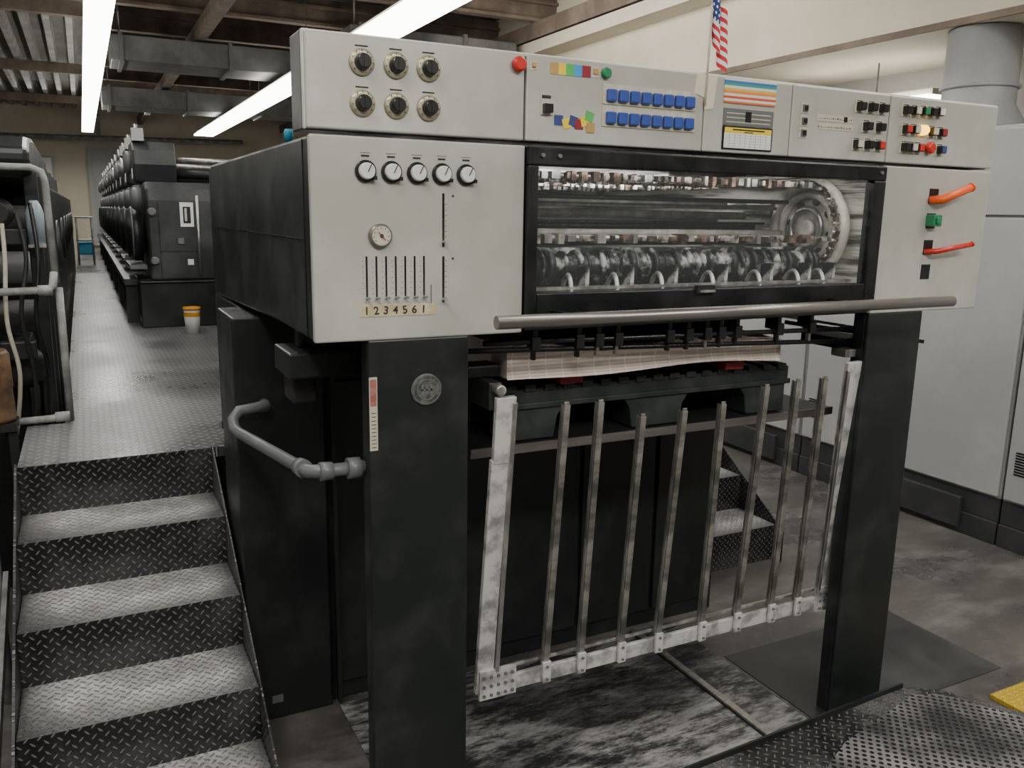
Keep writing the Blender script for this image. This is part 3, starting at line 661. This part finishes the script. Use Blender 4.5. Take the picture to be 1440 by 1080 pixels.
bots=[1.076,1.192,1.331,1.465,1.632,1.774,1.918,2.033]
for (xt,zt),xb in zip(tops,bots):
    b=B().beam(gb(xb,.40,-.012),gb(xt,zt,-.012),.007,.018,SLATM,(1,0,0)).beam(gb(xb-.008,.40,-.002),gb(xt-.008,zt,-.002),.014,.003,STEEL,(1,0,0))
    b.cb(gb(xt-.002,zt+.004,-.012),(.014,.006,.008),STEEL)
    b.box(xb-.013,xb+.013,1.874,1.884,.352,.415,ALU)
    for z in (.364,.402): b.cyl((xb,1.874,z),(xb,1.868,z),.004,GRYP,8)
    b.done('gate_slat',G,bevel=.001)

# ---------------------------------------------------------------- floor pieces
B().box(.66,2.05,1.60,2.56,.0005,.004,DMAT).done('floor_layer',None,'black floor mat covered in white powder under the gate','mat')
B().box(2.07,2.97,1.74,2.25,.0005,.003,FLOORSHADE).done('floor_layer',None,'dark sheet of painted shade on the floor beside the press','mat')  # thin dark sheet on the floor; the shade is put into its colour
B().box(1.85,1.875,1.74,2.56,.0045,.016,STEEL).box(1.845,1.88,1.74,2.56,.0045,.008,DARKD).done('floor_rail',None,'narrow steel guide rail on the floor','rail')
r=root('step_platform',(2.1,1.2,0),'low black diamond plate and perforated step platform','platform')
edge=[(1.0,1.655),(2.38,1.715),(2.48,1.66),(2.66,1.38),(2.70,1.1),(2.70,.2),(1.0,.2)]
B().prism(edge,'z',0,.088,DIAD).done('platform_body',r,bevel=.006)
ins=[(1.60,1.42),(1.95,1.57),(2.36,1.66),(2.45,1.62),(2.61,1.36),(2.65,1.1),(2.65,.25),(1.25,.25),(1.30,1.0)]
B().prism(ins,'z',.0885,.096,PERF).done('perforated_plate',r)
B().beam((1.0,1.655,.095),(2.38,1.715,.095),.008,.018,DARK).done('platform_lip',r)
B().box(2.74,3.05,1.50,1.63,.0005,.014,YELD).done('floor_plate',None,'yellow diamond plate safety strip on the floor','floor plate')

# ---------------------------------------------------------------- grey cabinets
for i,(y0,y1) in enumerate(((1.0,2.528),(2.538,3.9),(3.91,5.3),(5.31,6.7),(6.71,8.1))):
    r=root('electrical_cabinet',(4.5,(y0+y1)/2,0),'tall pale grey electrical cabinet on a dark plinth','cabinet','row of grey electrical cabinets')
    B().box(4.12,5.0,y0,y1,.245,2.12,CABM).done('cabinet_body',r,bevel=.006)
    B().box(4.11,5.0,y0,y1,0,.12,CABB).box(4.12,5.0,y0,y1,.12,.245,CABB).box(4.09,4.12,y0+.2,y1-.3,.03,.20,CABB).done('plinth',r,bevel=.004)
    d=B().box(4.10,4.12,y0+.012,y1-.012,.26,1.668,CABM).done('cabinet_door',r,bevel=.004)
    B().box(4.10,4.12,y0+.012,y1-.012,1.682,2.10,CABM).done('cabinet_door',r,bevel=.004)
    b=B()
    for k in range(9): b.box(4.097,4.101,y1-.17,y1-.05,.40+k*.014,.407+k*.014,BLACK)
    b.done('vent_grille',d)
r=root('round_duct',(4.8,3.42,2.12),'wide pale round ventilation duct above the cabinets','duct')
B().lathe((4.8,3.42,2.12),(0,0,1),[(0,.26),(.10,.26),(.2,.20),(.625,.20)],DUCTP,28).done('duct_body',r)
B().torus((4.8,3.42,2.42),(0,0,1),.205,.012,DUCTP,28,8).done('duct_collar',r)
B().box(4.2,4.5,2.2,2.6,2.12,2.30,CABM).box(4.19,4.2,2.25,2.55,2.15,2.27,GRYP).done('junction_box',None,'grey metal junction box on top of a cabinet','junction box',bevel=.005)

# ---------------------------------------------------------------- flag
r=root('american_flag',(1.47,1.795,1.93),'small american flag on a thin stick taped to the console','flag')
B().cyl((1.452,1.795,1.93),(1.472,1.81,2.26),.003,CREAMP,8).done('flag_stick',r)
def ff(u,v):
    hz=2.10+v*.125; x=1.467+u*.042+.007*math.sin(u*13+v*4); y=1.803+.012*math.sin(u*11+v*3)
    return (x,y,hz-u*.085)
fo=B().grid(ff,24,26,FLAG).done('flag_cloth',r,norm=False)
uv=fo.data.uv_layers.new(name='UVMap')
for poly in fo.data.polygons:
    for li in poly.loop_indices:
        vi=fo.data.loops[li].vertex_index; i,j=divmod(vi,27); uv.data[li].uv=(i/24,j/26)

# ---------------------------------------------------------------- distant printing units
BS=root('machine_bed',(1,12,.81),'long dark machine bed carrying the printing units','machine bed')
B().box(.33,2.0,6.45,18.4,.812,1.13,DARK).box(.24,.36,6.75,18.4,1.09,1.138,UNITM).box(.33,2.0,6.42,18.4,1.13,1.140,UNITM).done('bed_body',BS,bevel=.008)
B().box(.325,.33,6.5,18.3,.84,.87,GRYP).done('bed_strip',BS)
for k in range(8): B().box(.25,.33,6.8+k*1.4,6.86+k*1.4,.812,1.09,DARKD).done('bed_bracket',BS)
for k in range(11):
    y=6.5+k*1.05
    u=root('printing_unit',(1,y+.4,1.142),'dark printing unit with round side covers on the machine bed','printing unit','row of dark printing units')
    B().prism([(y,1.142),(y,1.70),(y+.03,1.78),(y+.10,1.83),(y+.60,1.83),(y+.68,1.78),(y+.72,1.70),(y+.76,1.142)],'x',.41 if k==0 else .39,1.7,UNITM).done('side_cover',u,bevel=.015)
    B().prism([(y+.42,1.83),(y+.38,1.96),(y+.40,2.06),(y+.50,2.13),(y+.80,2.13),(y+.88,2.06),(y+.90,1.96),(y+.82,1.83)],'x',.36,.66,UNITM).done('ink_tower',u,bevel=.015)
    B().box(.66,1.6,y+.5,y+.78,1.84,1.94,DARKD).done('ink_roller_cover',u,bevel=.02)
    B().cyl((.66,y+.46,2.0),(1.6,y+.46,2.0),.022,STEEL,10).done('cross_rod',u)
    B().cyl((.66,y+.46,1.90),(1.6,y+.46,1.90),.03,RUB,10).done('cross_rod',u)
    B().lathe((.39,y+.40,1.46),(-1,0,0),[(0,.2),(.06,.2),(.10,.17),(.11,.06)],DARKD,24).done('round_cover',u)
    B().torus((.325,y+.40,1.46),(1,0,0),.185,.012,GRYP,28,6).done('cover_rim',u)
    B().lathe((.39,y+.2,1.71),(-1,0,0),[(0,.08),(.05,.08),(.07,.06)],GRYP,18).done('round_cover',u)
    B().lathe((.36,y+.64,1.98),(-1,0,0),[(0,.085),(.03,.085),(.05,.05)],STEEL if k%2 else GRYP,18).done('hand_wheel',u)
    B().box(.28,.39,y+.05,y+.72,1.22,1.245,GRYP).done('step_bar',u)
    B().cyl((.40,y+.50,2.13),(.40,y+.50,2.25),.015,STEEL,8).done('tower_post',u)
    B().box(.355,.36,y+.44,y+.54,1.86,1.93,WHITE).done('unit_plate',u)
    if k==0:
        B().box(.625,.715,y-.008,y,1.52,1.69,WHITE).box(.645,.695,y-.012,y,1.545,1.66,KN).box(.655,.67,y-.016,y,1.56,1.65,CREAMP).done('control_plate',u)
        B().box(.60,.64,y-.02,y,1.40,1.44,GRYP).done('latch',u)
        B().box(.48,.485,y-.004,y,1.16,1.70,BLACK).box(.485,.75,y-.004,y,1.345,1.35,BLACK).done('cover_gap',u)
        B().lathe((.44,y,1.62),(0,-1,0),[(0,.03),(.02,.03),(.03,.02)],GRYP,14).done('hinge_cap',u)
        B().lathe((.44,y,1.28),(0,-1,0),[(0,.03),(.02,.03),(.03,.02)],GRYP,14).done('hinge_cap',u)
        B().box(.66,.70,y-.006,y,1.25,1.29,WHITE).done('warning_plate',u)
        B().tube([(.74,y-.02,1.18),(.74,y-.02,1.74)],.010,STEEL,8).done('grab_rail',u)
    if k<3: B().box(.37,.45,y+.45,y+.55,2.13,2.22,CABM).done('tower_box',u,label='pale blue-grey box')
B().box(.90,2.2,3.47,6.3,.812,1.50,DARKD).done('press_body_section',None,'dark press body section between delivery and printing units','printing press')
r=root('white_pail',(.625,6.10,.811),'small white pail with orange lid and label band on the walkway','pail')
B().lathe((.625,6.10,.811),(0,0,1),[(0,.046),(.165,.054)],PAIL,20).done('pail_body',r)
B().lathe((.625,6.10,.925),(0,0,1),[(0,.0525),(.03,.054)],PAILY,20,False).done('pail_label',r)
B().lathe((.625,6.10,.970),(0,0,1),[(0,.058),(.018,.058)],PAILY,20).done('pail_lid',r)
for i in range(2):
    B().box(-.08+i*.02,.14,17.0+i*.6,17.4+i*.6,.812,1.0,TEAL).box(-.09+i*.02,.15,16.98+i*.6,17.42+i*.6,1.0,1.03,TEAL).done('storage_bin',None,'teal plastic storage bin on the walkway','bin',bevel=.01)
r=root('wire_cart',(.05,14,.812),'small grey tube frame cart on the walkway','cart')
for x in (-.08,.12):
    for y in (13.8,14.3): B().cyl((x,y,.812),(x,y,1.5),.012,PIPEL,8).done('cart_leg',r)
for z in (1.15,1.48): B().box(-.1,.14,13.78,14.32,z,z+.025,PIPEL).done('cart_shelf',r)

# ---------------------------------------------------------------- press on the other side of aisle
LP=root('neighbour_press',(-.9,8,0),'dark neighbouring press with round rollers beside the walkway','printing press')
B().prism([(4.9,0),(4.9,1.6),(5.1,1.76),(16,1.76),(16,0)],'x',-1.9,-.15,DARKD).done('press_body',LP,bevel=.02)
B().prism([(3.72,1.80),(3.72,1.86),(3.85,1.91),(4.2,1.93),(5.6,1.90),(5.6,1.74),(4.0,1.76)],'x',-1.6,-.16,DARK).done('feeder_head',LP,bevel=.02)
for y in (3.95,4.4,4.8): B().box(-.20,-.15,y,y+.07,.0,1.78,DARKD).done('frame_post',LP,bevel=.005)
B().box(-1.7,-.25,4.05,4.9,0,1.05,BLACK).done('lower_cabinet',LP,bevel=.01)
for z,y in ((1.18,4.2),(1.38,4.35),(1.58,4.25)): B().cyl((-1.6,y,z),(-.20,y,z),.07,GRYP if z==1.38 else RUB,18).done('press_roller',LP)
B().box(-1.2,-.2,3.80,3.86,1.50,1.56,DARKD).box(-1.2,-.2,3.80,3.86,1.05,1.12,DARKD).done('cross_frame',LP,bevel=.004)
B().lathe((-.30,3.98,1.62),(0,-1,0),[(0,.06),(.05,.06),(.06,.04)],DARKD,20).done('drive_pulley',LP)
B().lathe((-.26,3.96,1.0),(0,-1,0),[(0,.09),(.05,.09),(.06,.05)],DARKD,20).done('drive_pulley',LP)
for k in range(7):
    y=6.2+k*1.4
    B().lathe((-.16,y,1.4),(1,0,0),[(0,.16),(.02,.16),(.03,.12)],DARK,20).done('round_cover',LP)
    B().prism([(y-.3,1.76),(y-.22,2.05),(y+.3,2.05),(y+.4,1.76)],'x',-1.6,-.3,DARKD).done('ink_tower',LP,bevel=.02)
r=root('pipe_guardrail',(-.15,3.8,.81),'dirty grey pipe guardrail with elbows beside the walkway','guardrail')
B().tube([(-.5,3.70,1.79),(-.16,3.70,1.79),(-.125,3.70,1.775),(-.115,3.70,1.74),(-.108,3.70,1.36)],.013,PIPEL,12).done('guardrail_pipe',r)
B().tube([(-.5,3.66,1.325),(-.14,3.66,1.335),(-.118,3.66,1.35),(-.112,3.68,1.40)],.014,PIPEL,12).lathe((-.17,3.66,1.334),(1,0,0),[(0,.020),(.05,.020)],PIPEL,14).done('guardrail_pipe',r)
B().tube([(-.100,3.70,1.34),(-.100,3.70,.812)],.014,PIPEL,12).done('guardrail_pipe',r)
B().tube([(-.5,3.64,.832),(-.16,3.64,.838),(-.115,3.64,.85)],.014,PIPEL,12).lathe((-.15,3.64,.842),(1,0,0),[(0,.020),(.05,.020)],PIPEL,14).done('guardrail_pipe',r)
for i in range(6):
    x=-.175-.05*i; q=.012*math.sin(i*2.2)
    B().tube([(x,3.79,1.66-.04*i),(x+.012+q,3.76,1.45),(x-.012,3.74,1.22+q),(x+.012,3.76,1.0),(x-.01+q,3.78,.75)],.008,RUB if i%2 else CREAMP if i==2 else BLACK,8,6).done('rubber_hose',None,'rubber hose hanging beside the neighbouring press','hose','hanging hoses')
B().lathe((-.335,3.53,.87),(0,0,1),[(0,.060),(.015,.065),(.12,.06),(.13,.064),(.25,.06),(.265,.05)],pm('tan_drum',(.10,.06,.035),(.26,.15,.08),rough=.5,scale=12),24).done('small_drum',None,'dirty tan metal drum beside the walkway','drum')
B().box(-.42,-.27,3.46,3.60,.84,.868,DARKD).box(-.42,-.39,3.48,3.51,0,.84,DARKD).box(-.30,-.27,3.48,3.51,0,.84,DARKD).done('drum_stand',None,'dark metal stand carrying a tan drum','stand')
B().lathe((-.165,3.86,1.50),(0,0,1),[(0,.030),(.12,.033),(.15,.024),(.17,.014)],pm('pale_jug',(.30,.37,.42),(.42,.49,.53),rough=.3),18).box(-.195,-.135,3.83,3.89,1.488,1.50,STEEL).done('plastic_jug',None,'pale translucent plastic jug on a bracket','jug')
B().lathe((.447,2.06,1.807),(0,0,1),[(0,.011),(.022,.011),(.028,.008)],TEAL,18).done('blue_cap',None,'small blue cap on top of the press housing','cap')

# ---------------------------------------------------------------- camera
X=Vector((2379,200,-1180)).normalized(); Yv=Vector((-620,250,-1180)).normalized(); Z=X.cross(Yv).normalized(); Yv=Z.cross(X)
R=Matrix((X,Yv,Z)).to_4x4()
cd=bpy.data.cameras.new('camera'); cd.sensor_width=36; cd.lens=36*1180/1440; cd.clip_start=.02
c=bpy.data.objects.new('camera',cd); COL.objects.link(c); c.matrix_world=Matrix.Translation((0,0,1.65))@R
SC.camera=c
